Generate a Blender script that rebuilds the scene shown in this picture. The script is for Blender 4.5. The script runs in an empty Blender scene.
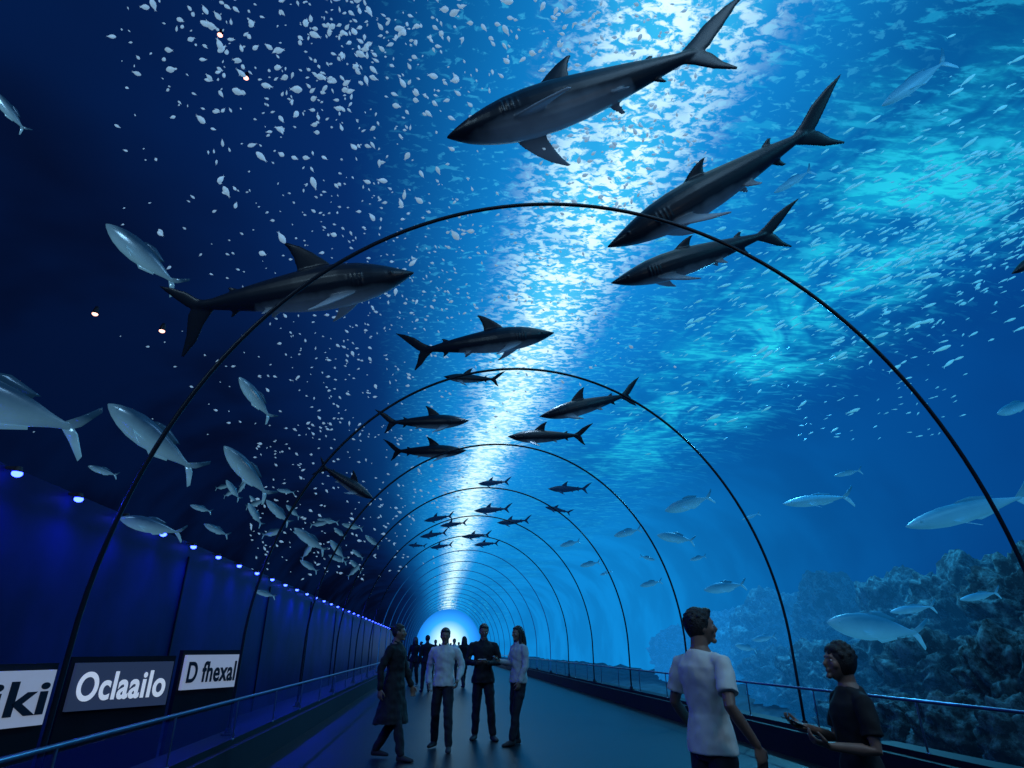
import bpy, bmesh, math, random
from mathutils import Vector, Matrix, noise, Quaternion
random.seed(7)
S=bpy.context.scene
COL=S.collection
try: S.view_settings.view_transform='Standard'
except Exception: pass

# ------------------------------------------------------------ camera
EYE=1.42; FPX=600.0
TH=math.atan(264/FPX); PS=math.atan(75/FPX*math.cos(TH))
F=Vector((math.sin(PS)*math.cos(TH), math.cos(PS)*math.cos(TH), math.sin(TH)))
R=Vector((math.cos(PS),-math.sin(PS),0)); U=R.cross(F)
C=Vector((0,0,EYE))
cd=bpy.data.cameras.new("camera"); cam=bpy.data.objects.new("camera",cd); COL.objects.link(cam)
cd.sensor_width=36; cd.lens=FPX/1024*36; cd.clip_end=400
M=Matrix((R,U,-F)).transposed().to_4x4(); M.translation=C; cam.matrix_world=M
S.camera=cam
def P(px,py,D): return C+D*(F+(px-512)/FPX*R+(384-py)/FPX*U)
def ground(px,py,z=0.0):
    d=F+(px-512)/FPX*R+(384-py)/FPX*U
    return C+d*((z-EYE)/d.z)

# ------------------------------------------------------------ tunnel dimensions
TX,TA,TB=1.31,3.92,4.36
XL,XR=-2.34,5.1
def outside(p,m=0.5):
    if p.z<EYE: return abs(p.x-TX)>TA+m
    return ((p.x-TX)/(TA+m))**2+((p.z-EYE)/(TB+m))**2>1
def Pout(px,py,D,m=0.4):
    while not outside(P(px,py,D),m) and D<60: D+=0.15
    return D

# ------------------------------------------------------------ materials
def new_mat(name):
    m=bpy.data.materials.new(name); m.use_nodes=True
    nt=m.node_tree; b=nt.nodes["Principled BSDF"]; return m,nt,b
def mat(name,col,rough=0.6,metal=0.0,var=0.15,scale=8.0,emit=None,es=0.0,bump=0.0,bscale=None,spec=None):
    m,nt,b=new_mat(name)
    b.inputs["Roughness"].default_value=rough; b.inputs["Metallic"].default_value=metal
    if spec is not None: b.inputs["Specular IOR Level"].default_value=spec
    tc=nt.nodes.new("ShaderNodeTexCoord")
    n=nt.nodes.new("ShaderNodeTexNoise"); n.inputs["Scale"].default_value=scale; n.inputs["Detail"].default_value=4
    nt.links.new(tc.outputs["Object"],n.inputs["Vector"])
    r=nt.nodes.new("ShaderNodeValToRGB")
    r.color_ramp.elements[0].position=0.3; r.color_ramp.elements[1].position=0.7
    r.color_ramp.elements[0].color=(*[c*(1-var) for c in col],1)
    r.color_ramp.elements[1].color=(*[min(1,c*(1+var)) for c in col],1)
    nt.links.new(n.outputs["Fac"],r.inputs["Fac"]); nt.links.new(r.outputs["Color"],b.inputs["Base Color"])
    if emit: b.inputs["Emission Color"].default_value=(*emit,1); b.inputs["Emission Strength"].default_value=es
    if bump>0:
        n2=nt.nodes.new("ShaderNodeTexNoise"); n2.inputs["Scale"].default_value=bscale or scale*4
        nt.links.new(tc.outputs["Object"],n2.inputs["Vector"])
        bp=nt.nodes.new("ShaderNodeBump"); bp.inputs["Strength"].default_value=bump; bp.inputs["Distance"].default_value=0.02
        nt.links.new(n2.outputs["Fac"],bp.inputs["Height"]); nt.links.new(bp.outputs["Normal"],b.inputs["Normal"])
    return m
def emis(name,col,s):
    m,nt,b=new_mat(name); b.inputs["Base Color"].default_value=(*col,1)
    b.inputs["Emission Color"].default_value=(*col,1); b.inputs["Emission Strength"].default_value=s
    return m
def counter_mat(name,dark,light,z0,z1,rough=0.45,emit=0.0,ecol=(0.1,0.4,0.7),metal=0.0,darktail=False):
    m,nt,b=new_mat(name); b.inputs["Roughness"].default_value=rough; b.inputs["Metallic"].default_value=metal
    tc=nt.nodes.new("ShaderNodeTexCoord"); sp=nt.nodes.new("ShaderNodeSeparateXYZ")
    nt.links.new(tc.outputs["Object"],sp.inputs[0])
    n=nt.nodes.new("ShaderNodeTexNoise"); n.inputs["Scale"].default_value=14
    nt.links.new(tc.outputs["Object"],n.inputs["Vector"])
    a=nt.nodes.new("ShaderNodeMath"); a.operation='MULTIPLY_ADD'; a.inputs[1].default_value=0.025
    nt.links.new(n.outputs["Fac"],a.inputs[0]); nt.links.new(sp.outputs[2],a.inputs[2])
    src=a.outputs[0]
    if darktail:
        t=nt.nodes.new("ShaderNodeMapRange"); t.inputs["From Min"].default_value=-.15; t.inputs["From Max"].default_value=-.36; t.inputs["To Max"].default_value=.3
        nt.links.new(sp.outputs[0],t.inputs[0]); ad=nt.nodes.new("ShaderNodeMath"); ad.operation='ADD'
        nt.links.new(src,ad.inputs[0]); nt.links.new(t.outputs[0],ad.inputs[1]); src=ad.outputs[0]
    mr=nt.nodes.new("ShaderNodeMapRange"); mr.inputs["From Min"].default_value=z0; mr.inputs["From Max"].default_value=z1
    nt.links.new(src,mr.inputs[0])
    mx=nt.nodes.new("ShaderNodeValToRGB"); mx.color_ramp.elements[0].color=(*light,1); mx.color_ramp.elements[1].color=(*dark,1)
    nt.links.new(mr.outputs[0],mx.inputs[0]); nt.links.new(mx.outputs[0],b.inputs["Base Color"])
    if emit:
        mm=nt.nodes.new("ShaderNodeMix"); mm.data_type='RGBA'; mm.blend_type='MULTIPLY'; mm.inputs[0].default_value=1
        nt.links.new(mx.outputs[0],mm.inputs[6]); mm.inputs[7].default_value=(*ecol,1)
        nt.links.new(mm.outputs[2],b.inputs["Emission Color"]); b.inputs["Emission Strength"].default_value=emit
    return m

# ------------------------------------------------------------ mesh builder
class MB:
    def __init__(s): s.v=[]; s.f=[]
    def loft(s,secs,n=12):
        b=len(s.v)
        for c,A,B in secs:
            for i in range(n):
                t=2*math.pi*i/n; s.v.append(c+A*math.cos(t)+B*math.sin(t))
        for k in range(len(secs)-1):
            for i in range(n):
                j=(i+1)%n
                s.f.append((b+k*n+i,b+k*n+j,b+(k+1)*n+j,b+(k+1)*n+i))
        s.f.append(tuple(b+i for i in range(n))[::-1])
        s.f.append(tuple(b+(len(secs)-1)*n+i for i in range(n)))
    def tube(s,pts,rad,n=12,ref=None,capr=True):
        pts=[Vector(p) for p in pts]; secs=[]
        A=None
        for i,p in enumerate(pts):
            t=(pts[min(i+1,len(pts)-1)]-pts[max(i-1,0)]).normalized()
            r=rad[i] if isinstance(rad[i],tuple) else (rad[i],rad[i])
            rf=Vector(ref) if ref is not None else (A if A is not None else (Vector((1,0,0)) if abs(t.x)<0.8 else Vector((0,1,0))))
            A=(rf-t*rf.dot(t)).normalized(); B=t.cross(A)
            secs.append((p,A*r[0],B*r[1],t,min(r)))
        out=[]
        if capr:
            c,a,b,t,r=secs[0]
            for g in (0.98,0.8,0.45): out.append((c-t*r*g,a*math.sqrt(1-g*g),b*math.sqrt(1-g*g)))
        for c,a,b,t,r in secs: out.append((c,a,b))
        if capr:
            c,a,b,t,r=secs[-1]
            for g in (0.45,0.8,0.98): out.append((c+t*r*g,a*math.sqrt(1-g*g),b*math.sqrt(1-g*g)))
        s.loft(out,n)
    def ell(s,c,r,rot=None,n=16,m=10,fn=None):
        c=Vector(c); b=len(s.v)
        def put(d):
            q=Vector((d[0]*r[0],d[1]*r[1],d[2]*r[2]))
            if fn: q=fn(d,q)
            if rot: q=rot@q
            s.v.append(c+q)
        put((0,0,-1))
        for i in range(1,m):
            ph=-math.pi/2+math.pi*i/m
            for j in range(n):
                a=2*math.pi*j/n; put((math.cos(ph)*math.cos(a),math.cos(ph)*math.sin(a),math.sin(ph)))
        put((0,0,1)); top=len(s.v)-1
        for j in range(n):
            s.f.append((b,b+1+(j+1)%n,b+1+j))
            s.f.append((top,b+1+(m-2)*n+j,b+1+(m-2)*n+(j+1)%n))
        for i in range(m-2):
            for j in range(n):
                k=(j+1)%n
                s.f.append((b+1+i*n+j,b+1+i*n+k,b+1+(i+1)*n+k,b+1+(i+1)*n+j))
    def box(s,lo,hi):
        b=len(s.v)
        for x in (lo[0],hi[0]):
            for y in (lo[1],hi[1]):
                for z in (lo[2],hi[2]): s.v.append(Vector((x,y,z)))
        for f in ((0,1,3,2),(4,6,7,5),(0,4,5,1),(2,3,7,6),(0,2,6,4),(1,5,7,3)): s.f.append(tuple(b+i for i in f))
    def mesh(s,name,smooth=True,voxel=None,sm=2,folds=0.0):
        me=bpy.data.meshes.new(name); me.from_pydata([tuple(v) for v in s.v],[],s.f); me.update()
        bm=bmesh.new(); bm.from_mesh(me); bmesh.ops.recalc_face_normals(bm,faces=bm.faces); bm.to_mesh(me); bm.free()
        if voxel:
            o=bpy.data.objects.new("tmp",me); COL.objects.link(o)
            md=o.modifiers.new("r",'REMESH'); md.mode='VOXEL'; md.voxel_size=voxel
            if sm:
                m2=o.modifiers.new("s",'SMOOTH'); m2.factor=0.5; m2.iterations=sm
            dg=bpy.context.evaluated_depsgraph_get(); dg.update()
            me2=bpy.data.meshes.new_from_object(o.evaluated_get(dg))
            bpy.data.objects.remove(o); bpy.data.meshes.remove(me); me=me2; me.name=name
            if folds:
                ns=[v.normal.copy() for v in me.vertices]
                for v,nn in zip(me.vertices,ns):
                    q=v.co; k=noise.noise(Vector((q.x*9+q.z*5,q.y*9,q.z*11-q.x*6)))+.5*noise.noise(Vector((q.x*20,q.y*20,q.z*16+3)))
                    v.co=q+nn*folds*k
        for p in me.polygons: p.use_smooth=smooth
        return me
def obj(name,me,mt=None,parent=None,label=None,cat=None,group=None,kind=None):
    o=bpy.data.objects.new(name,me); COL.objects.link(o)
    if mt is not None and me is not None:
        me.materials.clear(); me.materials.append(mt)
    if parent: o.parent=parent
    if label: o["label"]=label
    if cat: o["category"]=cat
    if group: o["group"]=group
    if kind: o["kind"]=kind
    return o

# ------------------------------------------------------------ tank shell (water light, shimmer band and glints painted as emission)
YEND=150
def shell():
    prof=[]
    xl,xr,zt,zb=-17,23,12.2,-1.2; r=7.5
    prof.append((xl,zb)); 
    for i in range(13):
        a=math.pi-math.pi/2*i/12; prof.append((xl+r+r*math.cos(a),zt-r+r*math.sin(a)))
    for i in range(1,8): prof.append((xl+r+(xr-xl-2*r)*i/8,zt))
    for i in range(13):
        a=math.pi/2-math.pi/2*i/12; prof.append((xr-r+r*math.cos(a),zt-r+r*math.sin(a)))
    prof.append((xr,zb))
    ys=[-8+(YEND+8)*i/30 for i in range(31)]
    v=[(x,y,z) for y in ys for x,z in prof]; n=len(prof); f=[]
    for k in range(len(ys)-1):
        for i in range(n-1): f.append((k*n+i,k*n+i+1,(k+1)*n+i+1,(k+1)*n+i))
    f.append(tuple((len(ys)-1)*n+i for i in range(n)))
    me=bpy.data.meshes.new("painted_water_shell"); me.from_pydata(v,[],f)
    for p in me.polygons: p.use_smooth=len(p.vertices)==4
    m=bpy.data.materials.new("painted_water_light"); m.use_nodes=True; nt=m.node_tree; nt.nodes.clear()
    N=nt.nodes.new; L=nt.links.new
    out=N("ShaderNodeOutputMaterial"); em=N("ShaderNodeEmission"); L(em.outputs[0],out.inputs[0])
    geo=N("ShaderNodeNewGeometry"); sp=N("ShaderNodeSeparateXYZ"); L(geo.outputs["Position"],sp.inputs[0])
    X,Y,Z=sp.outputs
    def mr(inp,a,b,c=0,d=1,smooth=True):
        q=N("ShaderNodeMapRange"); 
        if smooth: q.interpolation_type='SMOOTHSTEP'
        q.inputs["From Min"].default_value=a; q.inputs["From Max"].default_value=b
        q.inputs["To Min"].default_value=c; q.inputs["To Max"].default_value=d; L(inp,q.inputs["Value"]); return q.outputs["Result"]
    def mth(op,a,b=None,c=None):
        q=N("ShaderNodeMath"); q.operation=op
        for i,w in enumerate((a,b,c)):
            if w is None: continue
            if isinstance(w,(int,float)): q.inputs[i].default_value=w
            else: L(w,q.inputs[i])
        return q.outputs[0]
    def mixc(f,a,b,mode='MIX'):
        q=N("ShaderNodeMix"); q.data_type='RGBA'; q.blend_type=mode
        if isinstance(f,(int,float)): q.inputs[0].default_value=f
        else: L(f,q.inputs[0])
        for i,w in ((6,a),(7,b)):
            if isinstance(w,tuple): q.inputs[i].default_value=(*w,1)
            else: L(w,q.inputs[i])
        return q.outputs[2]
    def nz(scale,vec=(1,1,1),detail=3,rough=0.5,rot=0,dist=0):
        mp=N("ShaderNodeMapping"); mp.inputs["Scale"].default_value=vec; mp.inputs["Rotation"].default_value=(0,0,rot)
        L(geo.outputs["Position"],mp.inputs[0])
        q=N("ShaderNodeTexNoise"); q.inputs["Scale"].default_value=scale; q.inputs["Detail"].default_value=detail
        q.inputs["Roughness"].default_value=rough; q.inputs["Distortion"].default_value=dist
        L(mp.outputs[0],q.inputs[0]); return q.outputs["Fac"]
    t=mr(X,-17,23,smooth=False)
    rp=N("ShaderNodeValToRGB"); L(t,rp.inputs[0]); e=rp.color_ramp.elements
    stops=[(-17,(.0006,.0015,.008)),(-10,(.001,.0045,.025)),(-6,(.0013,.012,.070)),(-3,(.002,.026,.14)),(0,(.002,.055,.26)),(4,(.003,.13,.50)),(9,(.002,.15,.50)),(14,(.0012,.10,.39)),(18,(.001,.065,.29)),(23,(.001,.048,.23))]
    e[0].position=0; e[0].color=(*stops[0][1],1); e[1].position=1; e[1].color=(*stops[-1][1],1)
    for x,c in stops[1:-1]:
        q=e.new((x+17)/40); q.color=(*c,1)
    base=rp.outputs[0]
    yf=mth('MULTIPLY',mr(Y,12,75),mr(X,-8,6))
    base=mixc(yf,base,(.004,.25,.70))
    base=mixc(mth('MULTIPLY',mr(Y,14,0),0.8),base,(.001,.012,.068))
    low=mth('MULTIPLY',mr(Z,6,-1),mth('MULTIPLY',mr(X,10,20),mr(Y,50,15)))
    base=mixc(mth('MULTIPLY',low,.6),base,(.001,.035,.15))
    cloud=nz(.16,detail=3)
    base=mixc(mr(cloud,.35,.65,.20,0),base,(.001,.02,.12))
    zt=mr(Z,7,11.5)
    rip=nz(4.6,(.7,1.05,1),detail=6,rough=.6,rot=.4,dist=.5)
    ripb=nz(1.7,(.7,1.0,1),detail=5,rough=.62,rot=-.2,dist=.8)
    rip2=nz(.42,(1,.6,1),detail=3,rough=.55,rot=.3,dist=.4)
    ripr=nz(2.4,(.45,1.5,1),detail=5,rough=.62,rot=.75,dist=.4)
    rip3=nz(.30,(1,.8,1),detail=4,rough=.6,rot=1.1,dist=.8)
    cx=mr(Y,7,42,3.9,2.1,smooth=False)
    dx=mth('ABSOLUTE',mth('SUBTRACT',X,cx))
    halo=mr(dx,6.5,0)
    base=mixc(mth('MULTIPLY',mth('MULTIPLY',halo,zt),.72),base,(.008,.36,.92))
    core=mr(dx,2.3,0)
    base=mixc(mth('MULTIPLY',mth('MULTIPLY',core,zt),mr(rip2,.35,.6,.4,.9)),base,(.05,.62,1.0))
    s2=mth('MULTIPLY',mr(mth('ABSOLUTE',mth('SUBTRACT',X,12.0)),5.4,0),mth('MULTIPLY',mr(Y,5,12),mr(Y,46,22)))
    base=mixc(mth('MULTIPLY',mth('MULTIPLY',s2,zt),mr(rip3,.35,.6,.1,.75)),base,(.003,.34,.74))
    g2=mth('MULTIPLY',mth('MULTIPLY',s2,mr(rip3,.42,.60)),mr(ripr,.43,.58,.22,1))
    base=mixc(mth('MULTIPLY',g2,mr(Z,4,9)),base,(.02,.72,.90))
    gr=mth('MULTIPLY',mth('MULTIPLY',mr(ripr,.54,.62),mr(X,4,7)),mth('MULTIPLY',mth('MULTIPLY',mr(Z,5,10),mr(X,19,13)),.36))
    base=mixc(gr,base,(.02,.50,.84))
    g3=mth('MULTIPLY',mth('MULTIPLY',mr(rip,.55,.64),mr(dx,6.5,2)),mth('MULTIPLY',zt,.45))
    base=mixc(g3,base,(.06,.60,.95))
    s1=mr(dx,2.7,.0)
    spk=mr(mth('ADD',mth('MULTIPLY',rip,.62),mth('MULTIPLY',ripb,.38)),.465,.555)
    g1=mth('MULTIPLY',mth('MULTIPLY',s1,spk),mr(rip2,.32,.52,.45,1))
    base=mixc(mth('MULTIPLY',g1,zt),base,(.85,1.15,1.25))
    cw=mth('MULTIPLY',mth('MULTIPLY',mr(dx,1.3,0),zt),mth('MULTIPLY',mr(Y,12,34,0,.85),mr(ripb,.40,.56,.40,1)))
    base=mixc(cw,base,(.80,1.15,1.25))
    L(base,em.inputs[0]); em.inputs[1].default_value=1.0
    obj("painted_water_shell",me,m,kind="structure")
shell()
w=bpy.data.worlds.new("world"); S.world=w; w.use_nodes=True
w.node_tree.nodes["Background"].inputs[0].default_value=(.01,.06,.18,1); w.node_tree.nodes["Background"].inputs[1].default_value=.5

# ------------------------------------------------------------ floor, ledges, seabed, left wall
m_floor=mat("floor_carpet",(.006,.008,.013),rough=.36,var=.3,scale=2,bump=.3,bscale=50,spec=.28)
m_dark=mat("dark_ledge",(.006,.008,.014),rough=.55,scale=4,spec=.2)
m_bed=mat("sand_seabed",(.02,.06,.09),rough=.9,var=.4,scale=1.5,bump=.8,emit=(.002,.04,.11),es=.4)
b=MB(); b.box((XL-.05,-3,-.2),(XR+.05,79,0)); obj("floor",b.mesh("floor",False),m_floor,kind="structure")
for i,(x0,x1) in enumerate(((XL-.55,XL),(XR,XR+.5))):
    b=MB(); b.box((x0,-3,-.2),(x1,79,.34)); b.box((x0+.1,-3,.34),(x1-.1,79,.40))
    obj("trim_%d"%(i+1),b.mesh("trim",False),m_dark,kind="structure")
def bed(x0,x1,name,h):
    me=bpy.data.meshes.new(name); v=[];f=[]; nx=40;ny=90
    for j in range(ny+1):
        for i in range(nx+1):
            x=x0+(x1-x0)*i/nx; y=-4+(YEND+4)*j/ny
            v.append((x,y,h+.5*noise.fractal(Vector((x*.3,y*.3,2)),.8,2,4)))
    for j in range(ny):
        for i in range(nx):
            a=j*(nx+1)+i; f.append((a,a+1,a+nx+2,a+nx+1))
    me.from_pydata(v,[],f)
    for p in me.polygons: p.use_smooth=True
    obj(name,me,m_bed,kind="structure")
bed(XR+.5,24,"floor_seabed",-.7)
WX=-4.75; WH=3.25
b=MB(); b.box((-17,-4,-.3),(XL-.55,YEND,-.1)); obj("floor_service",b.mesh("f",False),m_dark,kind="structure")
m_lwall=mat("dark_navy_wall",(.010,.013,.085),rough=.5,var=.5,scale=.7,bump=.1,bscale=2,spec=.10)
b=MB(); b.box((WX-.25,-3,-.1),(WX,79,WH)); obj("wall_left",b.mesh("w",False),m_lwall,kind="structure")
n=5
for i in range(12):
    y=6.2+i*6.1
    b=MB(); b.box((WX,y,-.1),(WX+.03,y+.05,WH-.25)); obj("trim_%d"%n,b.mesh("w",False),m_dark,kind="structure"); n+=1
m_lens=emis("blue_lamp_lens",(.025,.05,1.0),16); m_house=mat("lamp_housing",(.01,.01,.02),rough=.5,metal=.3)
bh=MB(); bh.tube([(0,0,.06),(0,0,0)],[.03,.05],n=14,capr=False); bh.box((-.12,-.02,.03),(-.02,.02,.06)); me_h=bh.mesh("housing",False)
bl=MB(); bl.ell((0,0,-.014),(.052,.052,.04)); me_l=bl.mesh("lens")
for i in range(34):
    y=4.6+i*1.12*(1+.02*i)
    if y>78: break
    e=obj("cornice_spotlight",None,label="small round blue spotlight along the dark wall top",cat="spotlight",group="blue spotlights along the wall")
    e.location=(WX+.13,y,WH-.08)
    obj("housing",me_h,m_house,e); obj("lens",me_l,m_lens,e)
    l=bpy.data.lights.new("led",'SPOT'); l.energy=62 if i<12 else 130; l.color=(.012,.030,1); l.shadow_soft_size=.04; l.spot_size=3.0; l.spot_blend=1
    lo=bpy.data.objects.new("led_light",l); COL.objects.link(lo); lo.location=(WX+.30,y,WH-.13); lo.rotation_euler=(0,-.45,0)
# end of the tunnel: flat panel with the distant glow painted radially
mp_=bpy.data.materials.new("painted_portal_glow"); mp_.use_nodes=True; nt=mp_.node_tree; nt.nodes.clear()
o_=nt.nodes.new("ShaderNodeOutputMaterial"); em=nt.nodes.new("ShaderNodeEmission"); nt.links.new(em.outputs[0],o_.inputs[0])
tc=nt.nodes.new("ShaderNodeNewGeometry"); vd=nt.nodes.new("ShaderNodeVectorMath"); vd.operation='DISTANCE'; vd.inputs[1].default_value=(TX,78.6,1.9)
nt.links.new(tc.outputs["Position"],vd.inputs[0])
rp=nt.nodes.new("ShaderNodeValToRGB"); mr_=nt.nodes.new("ShaderNodeMapRange"); mr_.inputs["From Max"].default_value=4.2
nt.links.new(vd.outputs["Value"],mr_.inputs[0]); nt.links.new(mr_.outputs[0],rp.inputs[0]); e=rp.color_ramp.elements
e[0].color=(.80,.97,1,1); e[1].color=(.003,.12,.55,1); e[1].position=1; q=e.new(.30); q.color=(.50,.85,1,1); q=e.new(.62); q.color=(.03,.36,1,1)
nt.links.new(rp.outputs[0],em.inputs[0]); em.inputs[1].default_value=1.3
me=bpy.data.meshes.new("portal_glow_1"); pts=[(TX-TA,78.6,0)]
for i in range(33):
    a=math.pi-math.pi*i/32; pts.append((TX+TA*math.cos(a),78.6,EYE+TB*math.sin(a)))
pts.append((TX+TA,78.6,0)); me.from_pydata(pts,[],[tuple(range(len(pts)))])
obj("portal_glow_1",me,mp_,kind="structure")

# ------------------------------------------------------------ arch ribs
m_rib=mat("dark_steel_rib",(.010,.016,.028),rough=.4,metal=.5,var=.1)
m_ribf=mat("steel_rib_painted_glow",(.02,.05,.10),rough=.5,metal=.3,var=.1,emit=(.004,.07,.26),es=.6)  # far ribs: reflected blue light painted in as colour and emission
pts=[(TX-TA,0,.40),(TX-TA,0,.8),(TX-TA,0,1.2)]
for i in range(1,72):
    a=math.pi-math.pi*i/72; pts.append((TX+TA*math.cos(a),0,EYE+TB*math.sin(a)))
pts+=[(TX+TA,0,1.2),(TX+TA,0,.8),(TX+TA,0,.40)]
b=MB(); b.tube(pts,[(.020,.020)]*len(pts),n=10,ref=(0,1,0),capr=False); me_rib=b.mesh("rib"); me_rib2=me_rib.copy()
b=MB(); b.box((-.06,-.09,0),(.06,.09,.02)); b.tube([(0,0,.02),(0,0,.08)],[.05,.035],capr=False); me_pl=b.mesh("plate",False)
for i in range(18):
    y=5.02+4.17*i
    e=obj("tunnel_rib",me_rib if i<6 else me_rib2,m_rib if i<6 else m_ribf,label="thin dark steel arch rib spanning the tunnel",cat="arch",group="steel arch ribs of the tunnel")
    e.location=(0,y,0)
    for x in (TX-TA,TX+TA):
        q=obj("base_plate",me_pl,m_rib,e); q.location=(x,0,.40)

# ------------------------------------------------------------ railings
m_rail=mat("brushed_steel_rail",(.16,.22,.32),rough=.3,metal=.9,var=.1)
m_gl=bpy.data.materials.new("rail_glass"); m_gl.use_nodes=True; nt=m_gl.node_tree; nt.nodes.clear()
o_=nt.nodes.new("ShaderNodeOutputMaterial"); mx=nt.nodes.new("ShaderNodeMixShader"); tr=nt.nodes.new("ShaderNodeBsdfTransparent"); gl=nt.nodes.new("ShaderNodeBsdfPrincipled")
gl.inputs["Base Color"].default_value=(.01,.02,.35,1); gl.inputs["Roughness"].default_value=.2; gl.inputs["Specular IOR Level"].default_value=.4
tr.inputs[0].default_value=(.85,.92,1,1); mx.inputs[0].default_value=.16
nt.links.new(tr.outputs[0],mx.inputs[1]); nt.links.new(gl.outputs[0],mx.inputs[2]); nt.links.new(mx.outputs[0],o_.inputs[0])
for side,(x,lab) in enumerate(((XL-.07,"steel and glass railing beside the blue-lit wall"),(XR+.05,"steel handrail on thin posts beside the reef"))):
    e=obj("railing",None,label=lab,cat="railing"); e.location=(x,0,.34)
    hh=.50 if side==0 else .56
    b=MB(); b.tube([(0,-2,hh),(0,78,hh)],[.018,.018],n=10); obj("handrail",b.mesh("handrail"),m_rail,e)
    b=MB(); b.tube([(0,0,.0),(0,0,hh-.06)],[.010,.010],n=8); b.ell((0,0,.01),(.02,.03,.012)); mp=b.mesh("post")
    for k in range(40):
        q=obj("post",mp,m_rail,e); q.location=(0,.9+k*1.95,.06)
    if side==0:
        b=MB(); b.box((-.005,.03,.08),(.005,1.92,.46)); mg=b.mesh("glass_panel",False)
        for k in range(39):
            q=obj("glass_panel",mg,m_gl,e); q.location=(0,.9+k*1.95,.0)

# ------------------------------------------------------------ sharks
def shark_mesh(bend,up=(.20,.165),lo=(.085,.12),dors=1.0,fat=1.0):
    b=MB()
    prof=[(.515,.004,.003,.006),(.50,.013,.008,.005),(.475,.027,.018,.003),(.44,.042,.031,.001),(.40,.053,.044,0),(.35,.063,.057,0),(.29,.070,.069,0),(.21,.073,.077,0),(.12,.071,.079,0),(.02,.063,.072,0),(-.08,.052,.060,.002),(-.18,.040,.046,.005),(-.27,.027,.032,.007),(-.34,.018,.021,.008),(-.385,.013,.019,.010),(-.41,.008,.015,.012)]
    b.loft([(Vector((x,0,z)),Vector((0,ry*fat,0)),Vector((0,0,rz*fat))) for x,ry,rz,z in prof],n=20)
    def fin(secs,th):
        out=[]
        for k,(a,c) in enumerate(secs):
            a=Vector(a);c=Vector(c); out.append(((a+c)/2,(a-c)/2,Vector(th)*(1-.5*k/(len(secs)-1))))
        b.loft(out,n=12)
    def dz(z): return .05+(z-.05)*dors
    def dxx(x): return .035+(x-.035)*(.5+.5*dors)
    fin([((dxx(.195),0,.05),(.030,0,.05)),((dxx(.155),0,dz(.10)),(.030,0,dz(.095))),((dxx(.105),0,dz(.142)),(.024,0,dz(.132))),((dxx(.060),0,dz(.172)),(.011,0,dz(.165))),((.012,0,dz(.193)),(-.006,0,dz(.190)))],(0,.010,0))
    fin([((-.20,0,.03),(-.255,0,.03)),((-.225,0,.055),(-.262,0,.05)),((-.255,0,.068),(-.275,0,.066))],(0,.006,0))
    fin([((-.215,0,-.02),(-.262,0,-.015)),((-.235,0,-.042),(-.268,0,-.04)),((-.262,0,-.06),(-.28,0,-.059))],(0,.006,0))
    for s in (1,-1):
        fin([((.295,s*.045,-.035),(.170,s*.045,-.039)),((.262,s*.09,-.060),(.162,s*.09,-.062)),((.22,s*.13,-.080),(.142,s*.13,-.082)),((.17,s*.168,-.10),(.12,s*.165,-.10)),((.11,s*.200,-.116),(.095,s*.197,-.116))],(0,.003*s,.009))
        fin([((-.05,s*.025,-.042),(-.115,s*.02,-.034)),((-.075,s*.045,-.062),(-.12,s*.042,-.060)),((-.11,s*.065,-.078),(-.13,s*.062,-.078))],(0,.002,.006))
        b.ell((.425,s*.045*fat,.012),(.007,.006,.007),n=8,m=6)
        for g in range(4): b.ell((.305-.018*g,s*.0665*fat,.0),(.0045,.008,.028),n=8,m=6)
    ux,uz=up; lx,lz=lo
    fin([((-.325,0,.015),(-.420,0,-.008)),((-.395-ux*.03,0,uz*.36),(-.435-ux*.12,0,uz*.12)),((-.395-ux*.33,0,uz*.66),(-.435-ux*.38,0,uz*.42)),((-.40-ux*.66,0,uz*.88),(-.425-ux*.70,0,uz*.76)),((-.40-ux,0,uz*1.02),(-.40-ux*1.02,0,uz*.99))],(0,.009,0))
    fin([((-.325,0,.0),(-.420,0,.025)),((-.380-lx*.1,0,-lz*.38),(-.433-lx*.2,0,-lz*.10)),((-.390-lx*.45,0,-lz*.72),(-.425-lx*.50,0,-lz*.54)),((-.40-lx,0,-lz*1.02),(-.41-lx*1.02,0,-lz*.99))],(0,.009,0))
    for v in b.v:
        t=max(0,.15-v.x); v.y+=bend*t*t*.8
        h=max(0,v.x-.2); v.y+=bend*.5*h*h*2
    return b.mesh("shark",voxel=.0048,sm=2)
m_shark=counter_mat("shark_skin",(.008,.012,.020),(.30,.35,.40),-.070,-.012,rough=.38,emit=.12,ecol=(.25,.5,.85),darktail=True)  # countershaded skin, with faint emission painted in to lift the belly
m_sharkfar=counter_mat("shark_skin_hazed",(.005,.025,.06),(.015,.05,.10),-.05,.03,rough=.6,emit=.45,ecol=(.10,.5,1))  # distance haze painted in as blue tint and emission
sm=[shark_mesh(0.0,fat=1.08),shark_mesh(.35,fat=1.08),shark_mesh(-.35,fat=1.05),shark_mesh(.05,(.15,.12),(.10,.19),1.15,1.2),shark_mesh(.0,(.235,.145),(.12,.10),.55,1.0),shark_mesh(.08,(.25,.17),(.10,.11),.95,1.12)]
smf=[me.copy() for me in sm]
SEG=[]
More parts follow.
